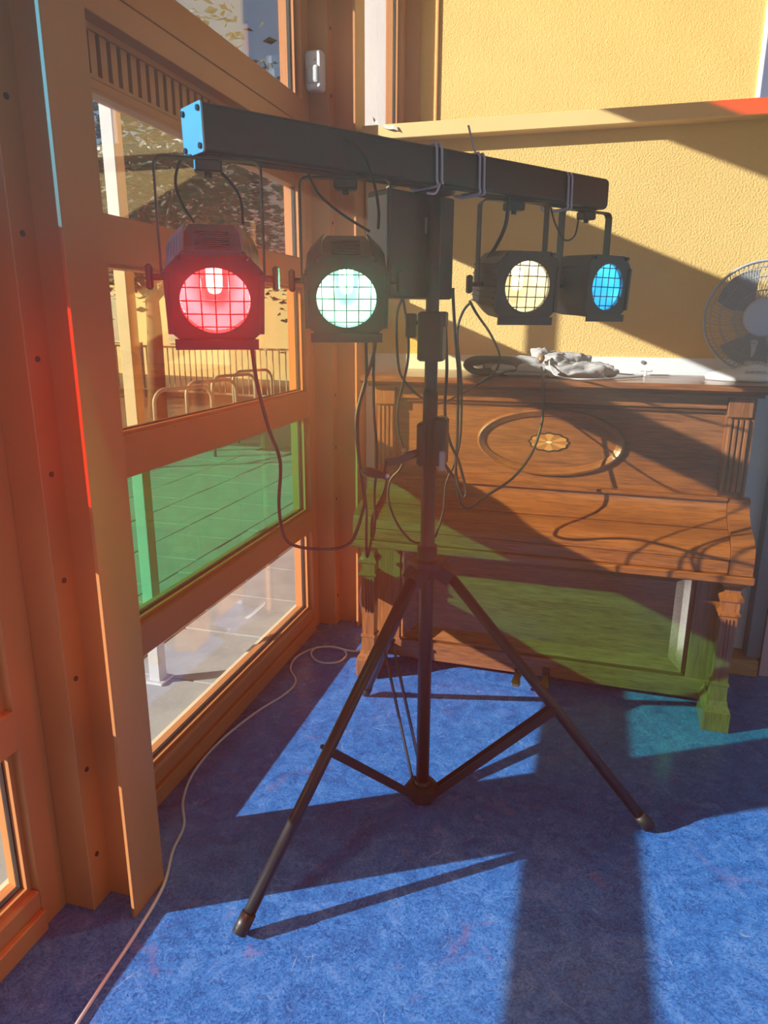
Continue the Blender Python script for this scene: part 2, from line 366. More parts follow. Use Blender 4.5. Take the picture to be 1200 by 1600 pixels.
# ------------------------------------------------------------------ window bays
RAILS = [(0.0, 0.128), (0.535, 0.640), (1.108, 1.228), (1.704, 1.824), (2.30, 2.478), (2.95, 3.08), (4.62, CZ)]
def bay(idx, y0, y1, panes, label, louvre=True, RAILS=RAILS):
    wdw = thing('window_%d' % idx, label, 'window', (0, 0, 0), kind='structure')
    s = 0.083; ya, yb = y0 + s, y1 - s
    for a, b in ((y0, ya), (yb, y1)):
        st = MB().bbox(-1.37, XF, a, b, 0, CZ - 0.005, 0.002).build('stile', ORANGE, wdw)
    for i, (a, b) in enumerate(RAILS):
        mb = MB()
        if i == 0:
            mb.bbox(-1.37, XF + 0.014, ya, yb, 0.0, 0.062, 0.003); mb.bbox(-1.37, XF, ya, yb, 0.066, 0.118, 0.003)
            mb.box(-1.37, XF - 0.004, ya, yb, 0.060, 0.07)
        elif i == 4:
            mb.bbox(-1.37, XF + 0.006, ya, yb, a, 2.372, 0.002); mb.bbox(-1.37, XF + 0.006, ya, yb, 2.376, b, 0.002); mb.box(-1.37, XF, ya, yb, 2.37, 2.38)
        else: mb.bbox(-1.37, XF, ya, yb, a, b, 0.002)
        mb.build('rail', ORANGE, wdw)
    opens = []
    for i in range(len(RAILS) - 1):
        z0, z1 = (RAILS[i][1] if i else 0.118), RAILS[i + 1][0]
        if i == 3 and louvre:
            # vent grille in the top of this opening
            lv = MB()
            lv.box(-1.36, -1.295, ya, yb, 2.138, 2.160); lv.box(-1.36, -1.305, ya, yb, 2.166, 2.176); lv.box(-1.36, -1.31, ya, yb, 2.284, 2.30); lv.box(-1.36, -1.345, ya, yb, 2.15, 2.295)
            v = lv.build('vent_grille', MATS['orange_paint'], wdw)
            MB().box(-1.3449, -1.344, ya, yb, 2.176, 2.284).build('vent_backing', DARKV, v)
            pitch = 0.0455; nb = int((yb - ya) / pitch); bar = None
            for k in range(nb + 1):
                yy = ya + 0.012 + k * pitch
                if yy > yb - 0.012: break
                if bar is None: bar = MB().box(-1.343, -1.318, -0.0135, 0.0135, 2.176, 2.284).build('slat', ORANGE, v, (0, yy, 0))
                else: inst(bar, v, (0, yy, 0))
            z1 = 2.138
        opens.append((z0, z1))
    for i, (z0, z1) in enumerate(opens):
        # glazing bead
        b = 0.014; mb = MB()
        mb.box(-1.345, -1.296, ya, ya + b, z0, z1); mb.box(-1.345, -1.296, yb - b, yb, z0, z1)
        mb.box(-1.345, -1.296, ya + b, yb - b, z0, z0 + 0.010); mb.box(-1.345, -1.296, ya + b, yb - b, z1 - 0.010, z1)
        mb.build('glazing_bead', ORANGE, wdw)
        sl = MB(); g = 0.004
        sl.box(-1.327, -1.313, ya + b, ya + b + g, z0 + .01, z1 - .01); sl.box(-1.327, -1.313, yb - b - g, yb - b, z0 + .01, z1 - .01); sl.box(-1.327, -1.313, ya + b, yb - b, z0 + .01, z0 + .01 + g)
        sl.build('seal', RUBBER, wdw)
        MB().box(-1.323, -1.317, ya + b * .7, yb - b * .7, z0 + .006, z1 - .006).build('pane', panes[i], wdw)
    return wdw
bay(1, P0 + 0.077, P0 + PER - 0.077, [CLEAR, GREENG, YELLOWG, CLEAR, CLEAR, REDG], 'window with yellow and green panes beside the light stand')
bay(2, P0 - PER + 0.077, P0 - 0.077, [CLEAR, CLEAR, REDG, BLUEG, YELLOWG, CLEAR], 'nearest window at the left edge of the picture', False)
bay(5, P0 - 2 * PER + 0.077, P0 - PER - 0.077, [CLEAR, YELLOWG, CLEAR, CLEAR, CLEAR, CLEAR], 'window behind the viewer')
bay(6, P0 + PER + 0.077, 4.973, [CLEAR] * 5, 'window beyond the partition', True, RAILS[:5] + RAILS[6:])
struct(MB().box(HX, -1.26, RY, P0 - 2 * PER - 0.077, 0, CZ).build('wall_left', CREAMX), 'plain wall at the end of the window row', 'wall')

# ------------------------------------------------------------------ upright piano
pno = thing('upright_piano', 'dark mahogany upright piano with oval moulding and carved legs', 'piano', (-0.13, 2.90, 0), math.radians(-1.5))
HW = 0.745
for sgn in (-1, 1):
    MB().box(min(sgn * .72, sgn * HW), max(sgn * .72, sgn * HW), 0.03, 0.48, 0.045, 1.29).build('side_panel', WOODZ, pno)
MB().box(-.72, .72, 0.455, 0.475, 0.06, 1.28).build('back_panel', WOODD, pno)
lidp = [(-.032, 1.306), (-.045, 1.314), (-.045, 1.326), (-.036, 1.335), (.485, 1.335), (.485, 1.302), (-.022, 1.302)]
lid = MB().extrude_x(lidp, -.785, .785).build('lid', WOODX, pno)
MB().box(-.762, .762, -.012, .47, 1.289, 1.302).build('lid_moulding', WOODD, lid)
for sgn in (-1, 1):
    c = sgn * .692; mb = MB(); mb.box(c - .043, c + .043, .030, .06, .903, 1.289)
    st = mb.build('pilaster', WOODZ, pno)
    fl = MB()
    for k in (-1.5, -.5, .5, 1.5): fl.bbox(c + k * .019 - .007, c + k * .019 + .007, .020, .031, .925, 1.205, .003)
    fl.build('fluting', WOODZ, st)
    MB().bbox(c - .043, c + .043, .016, .031, 1.212, 1.287, .003).build('pilaster_capital', WOODZ, st)
MB().bbox(-.649, .649, .036, .062, 1.238, 1.289, .003).build('top_rail', WOODX, pno)
MB().bbox(-.649, .649, .046, .062, 1.222, 1.237, .003).build('rail_bead', WOODD, pno)
MB().box(-.649, .649, .058, .074, .903, 1.238).build('upper_panel', WOODX, pno)
def ell_ring(rx, rz, prof, z0, y0, n=72):
    rings = []
    for k in range(n):
        a = 2 * PI * k / n
        rings.append([((rx + o) * math.cos(a), y0 - d, z0 + (rz + o) * math.sin(a)) for o, d in prof])
    rings.append(rings[0]); return rings
ov = MB().loft(ell_ring(.282, .124, [(-.020, 0), (-.016, .007), (-.006, .012), (.004, .018), (.012, .015), (.016, 0)], 1.078, .058), cap=False, smooth=False).build('oval_moulding', WOODX, pno)
md = MB(); vs = [(0, .056, 1.078)]; n_ = 80
for k in range(n_):
    a = 2 * PI * k / n_; q = 1 + .045 * math.cos(12 * a)
    vs.append((.082 * q * math.cos(a), .056, 1.078 + .040 * q * math.sin(a)))
DKIN = mat('dark_inlay', (0.02, 0.018, 0.014), 0.35); LTIN = mat('light_inlay', (0.52, 0.26, 0.09), 0.35); MDIN = mat('mid_inlay', (0.34, 0.14, 0.045), 0.35); IVORY = mat('ivory_inlay', (0.72, 0.66, 0.5), 0.35)
md.add(vs, [(0, 1 + (k + 1) % n_, 1 + k) for k in range(n_)])
med = md.build('inlay_medallion', DKIN, pno)
for k in range(12):
    a0, a1 = 2 * PI * k / 12 - PI / 12, 2 * PI * (k + 1) / 12 - PI / 12; mb = MB(); vs = [(0, .0550, 1.078)]
    for j in range(7):
        a = a0 + (a1 - a0) * j / 6; q = 1 + .045 * math.cos(12 * a)
        vs.append((.074 * q * math.cos(a), .0550, 1.078 + .0335 * q * math.sin(a)))
    mb.add(vs, [(0, j + 2, j + 1) for j in range(6)]); mb.build('inlay_segment', LTIN if k % 2 else MDIN, med)
MB().loft([[(.012 * math.cos(2 * PI * k / 16), y, 1.078 + .005 * math.sin(2 * PI * k / 16)) for k in range(16)] for y in (.0545, .0535)]).build('inlay_centre', IVORY, med)
MB().bbox(-.69, .69, .010, .06, .890, .905, .003).build('fall_ledge', WOODX, pno)
FP = [(.028, .888), (.022, .862), (.008, .838), (-.022, .816), (-.062, .800)]
FP2 = [(-.066, .797), (-.105, .786), (-.145, .770), (-.172, .750), (-.182, .728), (-.182, .716)]
MB().extrude_x(FP + [(-.05, .785), (.05, .80), (.05, .888)], -.688, .688).build('fallboard', WOODX, pno)
MB().extrude_x(FP2 + [(-.05, .716), (-.05, .790)], -.688, .688).build('fallboard_flap', WOODX, pno)
CP = [(.030, .905), (.016, .90), (.014, .868), (.000, .845), (-.03, .826), (-.08, .808), (-.15, .786), (-.182, .764), (-.194, .735), (-.194, .665), (.05, .665), (.05, .905)]
for sgn in (-1, 1):
    MB().extrude_x(CP, min(sgn * .690, sgn * .768), max(sgn * .690, sgn * .768)).build('cheek', WOODX, pno)
MB().bbox(-.688, .688, -.186, -.10, .664, .713, .003).build('key_slip', WOODX, pno)
MB().bbox(-.778, .778, -.205, .05, .632, .663, .005).build('keybed', WOODX, pno)
for sgn in (-1, 1):
    a, b = sorted((sgn * .615, sgn * .742)); MB().bbox(a, b, .012, .05, .10, .632, .003).build('lower_stile', WOODZ, pno)
MB().bbox(-.615, .615, .016, .05, .600, .632, .003).build('lower_top_rail', WOODX, pno)
def frame_ring(x0, x1, z0, z1, y0, X0, X1, Z0, Z1, y1):
    a = [(x0, y0, z0), (x1, y0, z0), (x1, y0, z1), (x0, y0, z1)]; b = [(X0, y1, Z0), (X1, y1, Z0), (X1, y1, Z1), (X0, y1, Z1)]
    return a + b, [(i, (i + 1) % 4, 4 + (i + 1) % 4, 4 + i) for i in range(4)]
fr = MB()
fr.add(*frame_ring(-.615, .615, .135, .600, .020, -.595, .595, .155, .580, .006))
fr.add(*frame_ring(-.595, .595, .155, .580, .006, -.572, .572, .178, .557, .022))
fr.add(*frame_ring(-.572, .572, .178, .557, .022, -.540, .540, .205, .535, .040))
MB.build(fr, 'panel_moulding', WOODX, pno)
MB().box(-.545, .545, .038, .052, .20, .54).build('lower_panel', WOODX, pno)
MB().bbox(-.742, .742, .010, .05, .045, .135, .003).build('plinth', WOODX, pno)
def sq(z, h, hy=None): hy = h if hy is None else hy; return [(-h, -hy, z), (h, -hy, z), (h, hy, z), (-h, hy, z)]
for sgn in (-1, 1):
    L = MB(); prof = [(.632, .045), (.612, .045), (.600, .033), (.588, .028), (.572, .028), (.556, .041), (.543, .041), (.536, .031), (.500, .031), (.492, .040), (.484, .040), (.478, .030), (.205, .027), (.200, .033), (.190, .033), (.186, .029), (.128, .031)]
    L.loft([sq(z, h) for z, h in reversed(prof)])
    leg = L.build('leg', WOODZ, pno, (sgn * .722, -.105, 0))
    fl = MB()
    for k in (-1, 0, 1): fl.bbox(k * .012 - .0035, k * .012 + .0035, -.0345, -.028, .31, .468, .0015)
    fl.build('fluting', WOODZ, leg)
    F = MB(); F.loft([[(x, y, z) for x, y in ((-hx, yf), (hx, yf), (hx, .12), (-hx, .12))] for z, hx, yf in ((0.002, .049, -.05), (.082, .049, -.05), (.086, .046, -.047), (.098, .043, -.044), (.110, .036, -.037), (.128, .034, -.034))])
    F.build('foot', WOODZ, pno, (sgn * .722, -.105, 0))
for x in (-.065, .055):
    pd = MB(); pd.loft([[(x + dx * w_, y, z + dz) for dx, dz in ((-1, -.006), (1, -.006), (1, .006), (-1, .006))] for y, z, w_ in ((.03, .06, .010), (-.01, .055, .011), (-.05, .045, .016), (-.075, .04, .020), (-.092, .038, .014))])
    p_ = pd.build('pedal', BRASS, pno)
    MB().box(x - .016, x + .016, .004, .012, .03, .09).build('pedal_plate', BLACK, p_)

# ------------------------------------------------------------------ lighting stand (winch tripod)
PX, PY = -0.426, 2.003
FEET = [(-0.760, 1.337), (0.293, 2.058), (-0.810, 2.610)]
std = thing('tripod_stand', 'black winch tripod stand carrying the lighting bar', 'stand', (PX, PY, 0))
MB().cyl((0, 0, .035), (0, 0, 1.36), .0215, 24).build('lower_tube', BLACKM, std)
MB().cyl((0, 0, 1.30), (0, 0, 1.93), .0185, 24).build('upper_tube', BLACKM, std)
MB().cyl((0, 0, 1.99), (0, 0, 2.008), .012, 16).build('top_pin', GREYM, std)
A51 = math.radians(56.1)                 # heading of the lighting bar
BX, BY, BZ, BPITCH = -0.408, 2.001, 1.938, math.radians(1.155)
col_ = MB().bbox(-.036, .036, -.030, .030, 1.445, 1.580, .006).build('clamp_collar', BLACK, std)
kn = MB().bbox(-.075, -.045, -.012, .012, 1.508, 1.575, .004); kn.cyl((-.05, 0, 1.55), (-.034, 0, 1.55), .006, 10)
kn.build('clamp_knob', BLACK, col_)
MB().bbox(.018, .042, -.022, .022, 1.54, 1.58, .004).build('clamp_lug', BLACK, col_)
wi = MB(); wi.bbox(-.034, -.010, -.028, .03, 1.145, 1.272, .006); wi.bbox(.014, .052, -.03, .03, 1.148, 1.290, .008)
win = wi.build('winch_box', BLACK, std)
MB().bbox(.036, .053, -.034, -.029, 1.135, 1.195, .004).build('warning_sticker', GREYP, win)
ck = MB(); ck.tube([(-.03, -.03, 1.185), (-.05, -.05, 1.18)], .012, 10); ck.flat(smooth_path([(-.045, -.055, 1.180), (-.075, -.085, 1.170), (-.105, -.11, 1.168)], 3), .022, .010, (0, .2, 1)); ck.tube([(-.10, -.11, 1.170), (-.101, -.126, 1.140)], .004, 8)
cr = ck.build('crank_arm', BLACK, win)
MB().tube([(-.178, -.095, 1.137), (-.171, -.097, 1.1365), (-.148, -.107, 1.136), (-.123, -.117, 1.135), (-.108, -.123, 1.134), (-.095, -.128, 1.134)], [.006, .0125, .0145, .0125, .010, .0098], 14).build('crank_handle', MATS.get('handle') or m_noise('handle', (0.05, 0.03, 0.03), (0.07, 0.045, 0.04), 9, 0.35), win)
MB().ell((-.091, -.130, 1.134), .007, .007, .008, 10, 6).build('crank_nut', STEEL, win)
MB().ell((-.062, -.052, 1.195), .009, .009, .007, 10, 6).build('crank_bolt', BRASS, win)
hb = MB()
hexp = [(math.cos(a) * .062, math.sin(a) * .062) for a in [PI / 3 * k + .3 for k in range(6)]]
hb.loft([[(x, y, z) for x, y in hexp] for z in (.835, .855)])
hb.cyl((0, 0, .80), (0, 0, .90), .030, 20)
hub = hb.build('leg_hub', BLACK, std)
for i, (fx, fy) in enumerate(FEET):
    d = Vector((fx - PX, fy - PY, 0)); L = d.length; dn = d.normalized(); sd_ = Vector((-dn.y, dn.x, 0))
    top = dn * .055 + Vector((0, 0, .825)); ft = d + Vector((0, 0, .018))
    lg = MB().cyl(top, ft - (ft - top).normalized() * .0, .0165, 18).build('leg', BLACKM, std)
    dd = (ft - top).normalized()
    MB().cyl(ft - dd * .05, ft + dd * .004, .020, 18).build('foot_cap', RUBBER, lg)
    lb = MB().flat([dn * .02 + Vector((0, 0, .835)), dn * .075 + Vector((0, 0, .80))], .050, .045, sd_)
    lb.build('leg_bracket', BLACK, std)
    q = top + (ft - top) * .53 ; q.z += .0
    lo = dn * .045 + Vector((0, 0, .045))
    br = MB()
    for s_ in (-1, 1): br.flat([lo + sd_ * s_ * .018, q + sd_ * s_ * .018], .026, .004, Vector((0, 0, 1)).cross(sd_) * .5 + Vector((0, 0, 1)))
    b_ = br.build('brace', BLACKM, std)
    MB().cyl(q - sd_ * .028, q + sd_ * .028, .007, 10).build('brace_bolt', BLACK, b_)
lh = MB(); lh.loft([[(x * k, y * k, z) for x, y in hexp] for z, k in ((.012, .75), (.03, .95), (.060, .95), (.068, .6))])
lh.cyl((0, 0, .05), (0, 0, .085), .026, 18)
lh.build('lower_hub', BLACK, std)

# ------------------------------------------------------------------ lighting bar
bar = thing('lighting_bar', 'long dark box-section lighting bar on top of the stand', 'lighting bar', (BX, BY, BZ), A51)
bar.rotation_euler = (0, -BPITCH, A51)
HL = .709
sec = rrect(.043, .045, .009)
MB().loft([[(x, a, b) for a, b in sec] for x in (-HL + .004, HL - .01)]).build('bar_body', BLACKM, bar)
MB().loft([[(x, a * k, b * k) for a, b in rrect(.043, .045, .014)] for x, k in ((HL - .01, 1), (HL, 1), (HL + .006, .93))]).build('end_cap', BLACK, bar)
ep = MB().loft([[(x, a, b) for a, b in rrect(.044, .046, .005)] for x in (-HL, -HL + .004)]).build('end_plate', GREYM, bar)
for a in (-1, 1):
    for b in (-1, 1): MB().cyl((-HL - .004, a * .033, b * .034), (-HL, a * .033, b * .034), .006, 8).build('bolt', BLACK, ep)
MB().box(-HL + .02, HL - .02, -.020, .020, -.048, -.0445).build('track', DARKV, bar)
MB().bbox(-.055, .055, -.055, .052, -.055, -.0455, .003).build('saddle_plate', BLACKM, bar)

# ------------------------------------------------------------------ stage lamps
def oct_ring(h, c, y):
    return [(h - c, y, -h), (h, y, -h + c), (h, y, h - c), (h - c, y, h), (-h + c, y, h), (-h, y, h - c), (-h, y, -h + c), (-h + c, y, -h)]
def stage_lamp(t, heading, tilt, gelmat, bulbcol, bulbs, glow, watts, label, drop=.237):
    px, py = BX + t * math.cos(A51), BY + t * math.sin(A51)
    zp = BZ - .0465 + t * math.sin(BPITCH) - drop
    L = thing('stage_lamp', label, 'stage lamp', (px, py, zp), math.radians(heading), group='stage lamps on the lighting bar')
    T = (math.radians(tilt), 0, 0)
    body = MB().loft([oct_ring(h, c, y) for y, h, c in ((-.100, .093, .030), (-.060, .091, .030), (.02, .090, .034), (.085, .082, .036), (.120, .070, .034), (.126, .062, .03))], cap=False)
    body.loft([oct_ring(.0625, .03, .120), oct_ring(.0625, .03, .126)])
    bo = body.build('housing', BLACKM, L, rot=T)
    fn = MB()
    for sx in (-1, 1):
        for k in range(6):
            a = k / 5.0; x0 = sx * (.060 + .030 * a); z0 = .0905 - .030 * a
            fn.flat([(x0, -.092, z0 + .002), (x0, .02, z0), (x0 * .93, .085, z0 * .92)], .003, .008, (sx * .7, 0, .7))
        for k in range(7):
            z0 = .05 - k * .017
            fn.flat([(sx * .092, -.092, z0), (sx * .091, .02, z0), (sx * .084, .085, z0 * .92)], .003, .008, (0, 0, 1))
    fn.build('cooling_fin', BLACK, bo)
    vt = MB()
    for k in range(9): vt.box(-.034, .034, -.075 + k * .011, -.070 + k * .011, .0895, .0945)
    vt.build('vent', BLACK, bo)
    # front frame: octagon with a round opening
    N = 64; ho, co, ri = .096, .030, .070
    out = []
    for k in range(N):
        a = 2 * PI * k / N + .001; dx, dz = math.cos(a), math.sin(a)
        s_ = min(ho / max(abs(dx), 1e-6), ho / max(abs(dz), 1e-6), (2 * ho - co) / (abs(dx) + abs(dz)))
        out.append((dx * s_, dz * s_))
    inn = [(ri * math.cos(2 * PI * k / N + .001), ri * math.sin(2 * PI * k / N + .001)) for k in range(N)]
    rings = [[(x, -.100, z) for x, z in inn], [(x, -.100, z) for x, z in out], [(x, -.113, z) for x, z in out], [(x, -.113, z) for x, z in inn]]
    rings.append(rings[0])
    ff = MB().loft(rings, cap=False).build('front_frame', BLACK, L, rot=T)
    gf = MB()
    gf.box(-.086, .086, -.119, -.113, -.106, -.084); gf.box(-.098, -.088, -.119, -.113, -.07, .06); gf.box(.088, .098, -.119, -.113, -.07, .06)
    for sx in (-1, 1): gf.cyl((sx * .07, -.122, .088), (sx * .07, -.112, .088), .006, 10)
    gf.build('filter_slot', BLACK, ff)
    gd = MB()
    for k in range(-2, 3):
        o = k * .0285; h = math.sqrt(ri * ri - o * o)
        gd.tube([(o, -.1125, -h), (o, -.1125, h)], .0016, 5); gd.tube([(-h, -.1110, o), (h, -.1110, o)], .0016, 5)
    gd.build('wire_guard', BLACK, ff)
    gl = MB().loft([[(ri * .999 * math.cos(2 * PI * k / 40), y, ri * .999 * math.sin(2 * PI * k / 40)) for k in range(40)] for y in (-.1005, -.1000)])
    gl.build('colour_filter', gelmat, L, rot=T)
    rf = MB().lathe([(.073, .097), (.066, .06), (.05, .02), (.03, -.005), (.012, -.015), (.001, -.016)], 32, Matrix.Rotation(PI / 2, 4, 'X'))
    rf.build('reflector', m_noise('dull_reflector', (.10, .10, .10), (.14, .14, .14), 9, .3), bo)
    MB().loft([[(r_ * math.cos(2 * PI * k / 14), -.045 + r_ * math.sin(2 * PI * k / 14), z) for k in range(14)] for r_, z in ((.003, -.014), (.013, -.009), (.0165, 0), (.0165, .045), (.013, .054), (.003, .058))], smooth=True).build('bulb', m_emit('bulb_' + gelmat.name, bulbcol, bulbs), bo)
    ld = bpy.data.lights.new('lamp_beam', 'POINT'); ld.energy = watts; ld.color = glow; ld.shadow_soft_size = .015
    lo_ = bpy.data.objects.new('lamp_beam', ld); COL.objects.link(lo_); lo_.parent = bo; lo_.location = (0, -.078, .028)     # in front of the bulb, behind the filter
    # yoke
    hy = .108
    yk = MB(); rad = .018
    pts = [(-hy, 0, -.006), (-hy, 0, drop - .004 - rad)]
    for k in range(1, 6):
        a = PI / 2 * k / 5; pts.append((-hy + rad - rad * math.cos(a), 0, drop - .004 - rad + rad * math.sin(a)))
    pts += [(-x, y, z) for x, y, z in reversed(pts)]
    yk.flat(pts, .026, .004, (0, 1, 0)); yk.build('yoke', BLACK, L)
    for sx in (-1, 1):
        k_ = MB(); k_.cyl((sx * .091, 0, 0), (sx * .135, 0, 0), .007, 10); k_.bbox(min(sx * .125, sx * .140), max(sx * .125, sx * .140), -.012, .012, -.026, .026, .004); k_.build('tilt_knob', BLACK, L)
    cl = MB().bbox(-.028, .028, -.018, .018, drop - .030, drop - .0065, .003); cl.cyl((0, 0, drop - .03), (0, 0, drop - .040), .008, 10)
    cl.build('hook_clamp', BLACK, L)
    return L
GEL_R = m_gel('red_gel', (1.0, .02, .03), (.80, .012, .05), .95)
GEL_G = m_gel('green_gel', (.22, 1.0, .55), (.16, .80, .50), .85)
GEL_W = m_gel('straw_gel', (1.0, .85, .5), (1.0, .80, .40), .95)
GEL_B = m_gel('blue_gel', (.05, .5, 1.0), (.0, .42, .95), .9)
stage_lamp(-.678, 29, 27, GEL_R, (1, .72, .38), 220, (1, .8, .6), 65, 'stage lamp glowing red at the left end of the bar')
stage_lamp(-.321, 19, 24, GEL_G, (1, .95, .85), 60, (1, .95, .9), 18, 'stage lamp glowing pale green beside the pole')
stage_lamp(.299, 32, 5, GEL_W, (1, .9, .6), 6, (1, .9, .7), 2, 'stage lamp glowing straw yellow right of the pole')
stage_lamp(.660, 48, 3, GEL_B, (.2, .7, 1), 1.5, (1, 1, 1), 1.5, 'stage lamp glowing blue at the right end of the bar')

# dimmer box hung behind the pole
dm = thing('dimmer_box', 'grey and black dimmer pack hanging behind the pole', 'dimmer', (PX, PY, 1.57), A51)
MB().bbox(-.140, .105, .026, .115, .045, .315, .004).build('case', BLACKM, dm)
MB().box(-.1412, -.1400, .032, .109, .05, .30).build('side_plate', GREYM, dm)
MB().box(-.010, .006, .0245, .026, .215, .255).build('label_sticker', GREYP, dm)
for x in (-.10, .08): MB().flat([(x, .07, .31), (x, .07, .325), (x, .03, .331)], .02, .003, (1, 0, 0)).build('hanger', STEEL, dm)

# ------------------------------------------------------------------ cables
CB = {
'c_red': [(-0.755,1.540,1.526), (-0.759,1.550,1.496), (-0.763,1.580,1.405), (-0.756,1.620,1.292), (-0.746,1.660,1.200), (-0.772,1.700,1.072), (-0.776,1.740,0.970), (-0.745,1.780,0.932), (-0.671,1.840,0.915), (-0.632,1.870,0.925), (-0.620,1.900,0.950), (-0.604,1.920,1.016), (-0.603,1.930,1.051), (-0.625,1.950,1.167), (-0.637,1.960,1.268), (-0.629,1.970,1.329), (-0.610,1.980,1.400), (-0.587,1.960,1.450), (-0.562,1.920,1.519), (-0.545,1.880,1.565)],
'c_green': [(-0.572,1.850,1.556), (-0.581,1.880,1.489), (-0.603,1.950,1.391), (-0.642,2.000,1.295), (-0.649,2.020,1.180), (-0.639,2.030,1.070), (-0.628,2.030,0.991), (-0.627,2.030,0.836), (-0.615,2.040,0.885), (-0.607,2.050,0.925), (-0.607,2.050,1.039), (-0.599,2.050,1.150), (-0.601,2.020,1.315), (-0.586,1.970,1.451), (-0.568,1.920,1.531)],
'c_box_piano': [(-0.542,2.120,1.649), (-0.549,2.140,1.620), (-0.575,2.180,1.567), (-0.588,2.250,1.431), (-0.580,2.300,1.366), (-0.537,2.400,1.297), (-0.496,2.500,1.272), (-0.448,2.650,1.292), (-0.380,2.840,1.332), (-0.316,2.930,1.360), (-0.274,3.020,1.363)],
'c_box_lamp': [(-0.540,2.120,1.649), (-0.542,2.130,1.616), (-0.538,2.180,1.516), (-0.548,2.220,1.433), (-0.569,2.240,1.355), (-0.588,2.250,1.279), (-0.585,2.250,1.203), (-0.567,2.250,1.146), (-0.573,2.250,1.085), (-0.611,2.250,1.035), (-0.617,2.250,0.968), (-0.587,2.250,0.889), (-0.537,2.250,0.831), (-0.496,2.250,0.826), (-0.465,2.250,0.842), (-0.448,2.250,0.864), (-0.426,2.250,0.946), (-0.420,2.250,1.036), (-0.394,2.250,1.109), (-0.378,2.250,1.196), (-0.378,2.250,1.325), (-0.383,2.250,1.397), (-0.396,2.250,1.489), (-0.396,2.250,1.541), (-0.384,2.270,1.586), (-0.367,2.280,1.609)],
'c_loop': [(-0.391,2.120,1.647), (-0.392,2.130,1.621), (-0.393,2.200,1.490), (-0.389,2.240,1.397), (-0.389,2.250,1.280), (-0.388,2.250,1.179), (-0.390,2.250,1.103), (-0.384,2.250,1.049), (-0.372,2.250,1.016), (-0.361,2.250,0.997), (-0.353,2.250,1.004), (-0.356,2.250,1.032), (-0.380,2.240,1.118), (-0.408,2.220,1.188), (-0.417,2.180,1.283), (-0.403,2.120,1.416), (-0.399,2.070,1.519), (-0.400,2.060,1.558)],
'c_winch_piano': [(-0.404,2.060,1.161), (-0.406,2.200,1.096), (-0.411,2.380,1.020), (-0.409,2.480,0.921), (-0.392,2.540,0.883), (-0.367,2.580,0.889), (-0.333,2.620,0.915), (-0.247,2.700,0.971), (-0.185,2.770,1.057), (-0.157,2.810,1.157), (-0.153,2.825,1.238), (-0.158,2.838,1.305), (-0.164,2.870,1.340), (-0.171,2.920,1.359), (-0.180,3.000,1.376)],
'c_lamp3': [(-0.364,2.260,1.616), (-0.347,2.300,1.578), (-0.330,2.500,1.518), (-0.327,2.750,1.449), (-0.336,2.880,1.410), (-0.355,2.950,1.368), (-0.373,2.860,1.345), (-0.397,2.700,1.325)],
'c_floor': [(-1.001,0.958,0.005), (-1.007,1.018,0.005), (-1.016,1.133,0.005), (-1.025,1.277,0.005), (-1.046,1.429,0.005), (-1.096,1.559,0.005), (-1.124,1.668,0.005), (-1.193,1.777,0.005), (-1.238,1.925,0.005), (-1.242,2.119,0.005), (-1.201,2.348,0.005), (-1.146,2.515,0.005), (-1.144,2.632,0.005), (-1.214,2.737,0.005), (-1.234,2.846,0.005), (-1.199,2.948,0.005), (-1.134,2.997,0.005), (-1.049,2.992,0.005), (-1.011,2.939,0.005), (-1.022,2.866,0.005), (-1.075,2.837,0.005), (-1.130,2.848,0.005), (-1.178,2.904,0.008), (-1.172,2.963,0.012), (-1.099,2.992,0.013), (-1.012,2.981,0.010), (-0.964,3.002,0.005), (-0.939,3.061,0.005)],
'c_white_up': [(-0.965,3.200,0.006), (-0.99,3.235,0.02), (-1.03,3.280,0.06), (-1.051,3.300,0.105), (-1.058,3.300,0.171), (-1.043,3.300,0.243), (-1.012,3.300,0.310), (-0.96, 3.32, 0.36)],
'w1a': [(-0.811,1.420,1.878), (-0.850,1.440,1.876), (-0.889,1.480,1.841), (-0.899,1.520,1.803), (-0.890,1.550,1.770)],
'w1b': [(-0.773,1.450,1.859), (-0.758,1.480,1.836), (-0.756,1.520,1.810), (-0.767,1.550,1.762)],
'w2a': [(-0.659,1.680,1.883), (-0.646,1.720,1.844), (-0.611,1.780,1.808), (-0.552,1.820,1.771)],
'w2b': [(-0.643,1.740,1.992), (-0.578,1.690,1.961), (-0.524,1.690,1.915), (-0.516,1.740,1.863), (-0.523,1.800,1.815), (-0.533,1.830,1.779)],
'w3a': [(-0.252,2.200,1.903), (-0.256,2.190,1.825), (-0.283,2.200,1.766), (-0.322,2.230,1.716), (-0.352,2.280,1.654)],
'w4a': [(-0.146,2.400,1.899), (-0.128,2.400,1.847), (-0.098,2.420,1.802), (-0.069,2.450,1.817), (-0.062,2.500,1.876)],
}
cable('power_cable', CB['c_red'], .0048, RUBBER, 'black cable sagging from the red lamp across to the pole')
cable('power_cable', CB['c_green'], .0042, RUBBER, 'black doubled cable hanging straight below the green lamp')
cable('power_cable', CB['c_box_piano'], .0042, RUBBER, 'black cable running from the dimmer back to the piano lid')
cable('power_cable', CB['c_box_lamp'], .0042, RUBBER, 'long black cable looping low around the pole to the straw lamp')
cable('power_cable', CB['c_loop'], .0048, RUBBER, 'black cable in a narrow loop right of the pole')
cable('power_cable', CB['c_winch_piano'], .0055, RUBBER, 'thick black cable sweeping from the winch up over the piano front')
cable('power_cable', CB['c_lamp3'], .0042, RUBBER, 'black cable from the straw lamp down to the piano lid')
cable('extension_cable', CB['c_floor'], .0048, WCABLE, 'white cable winding along the blue floor with one loop')
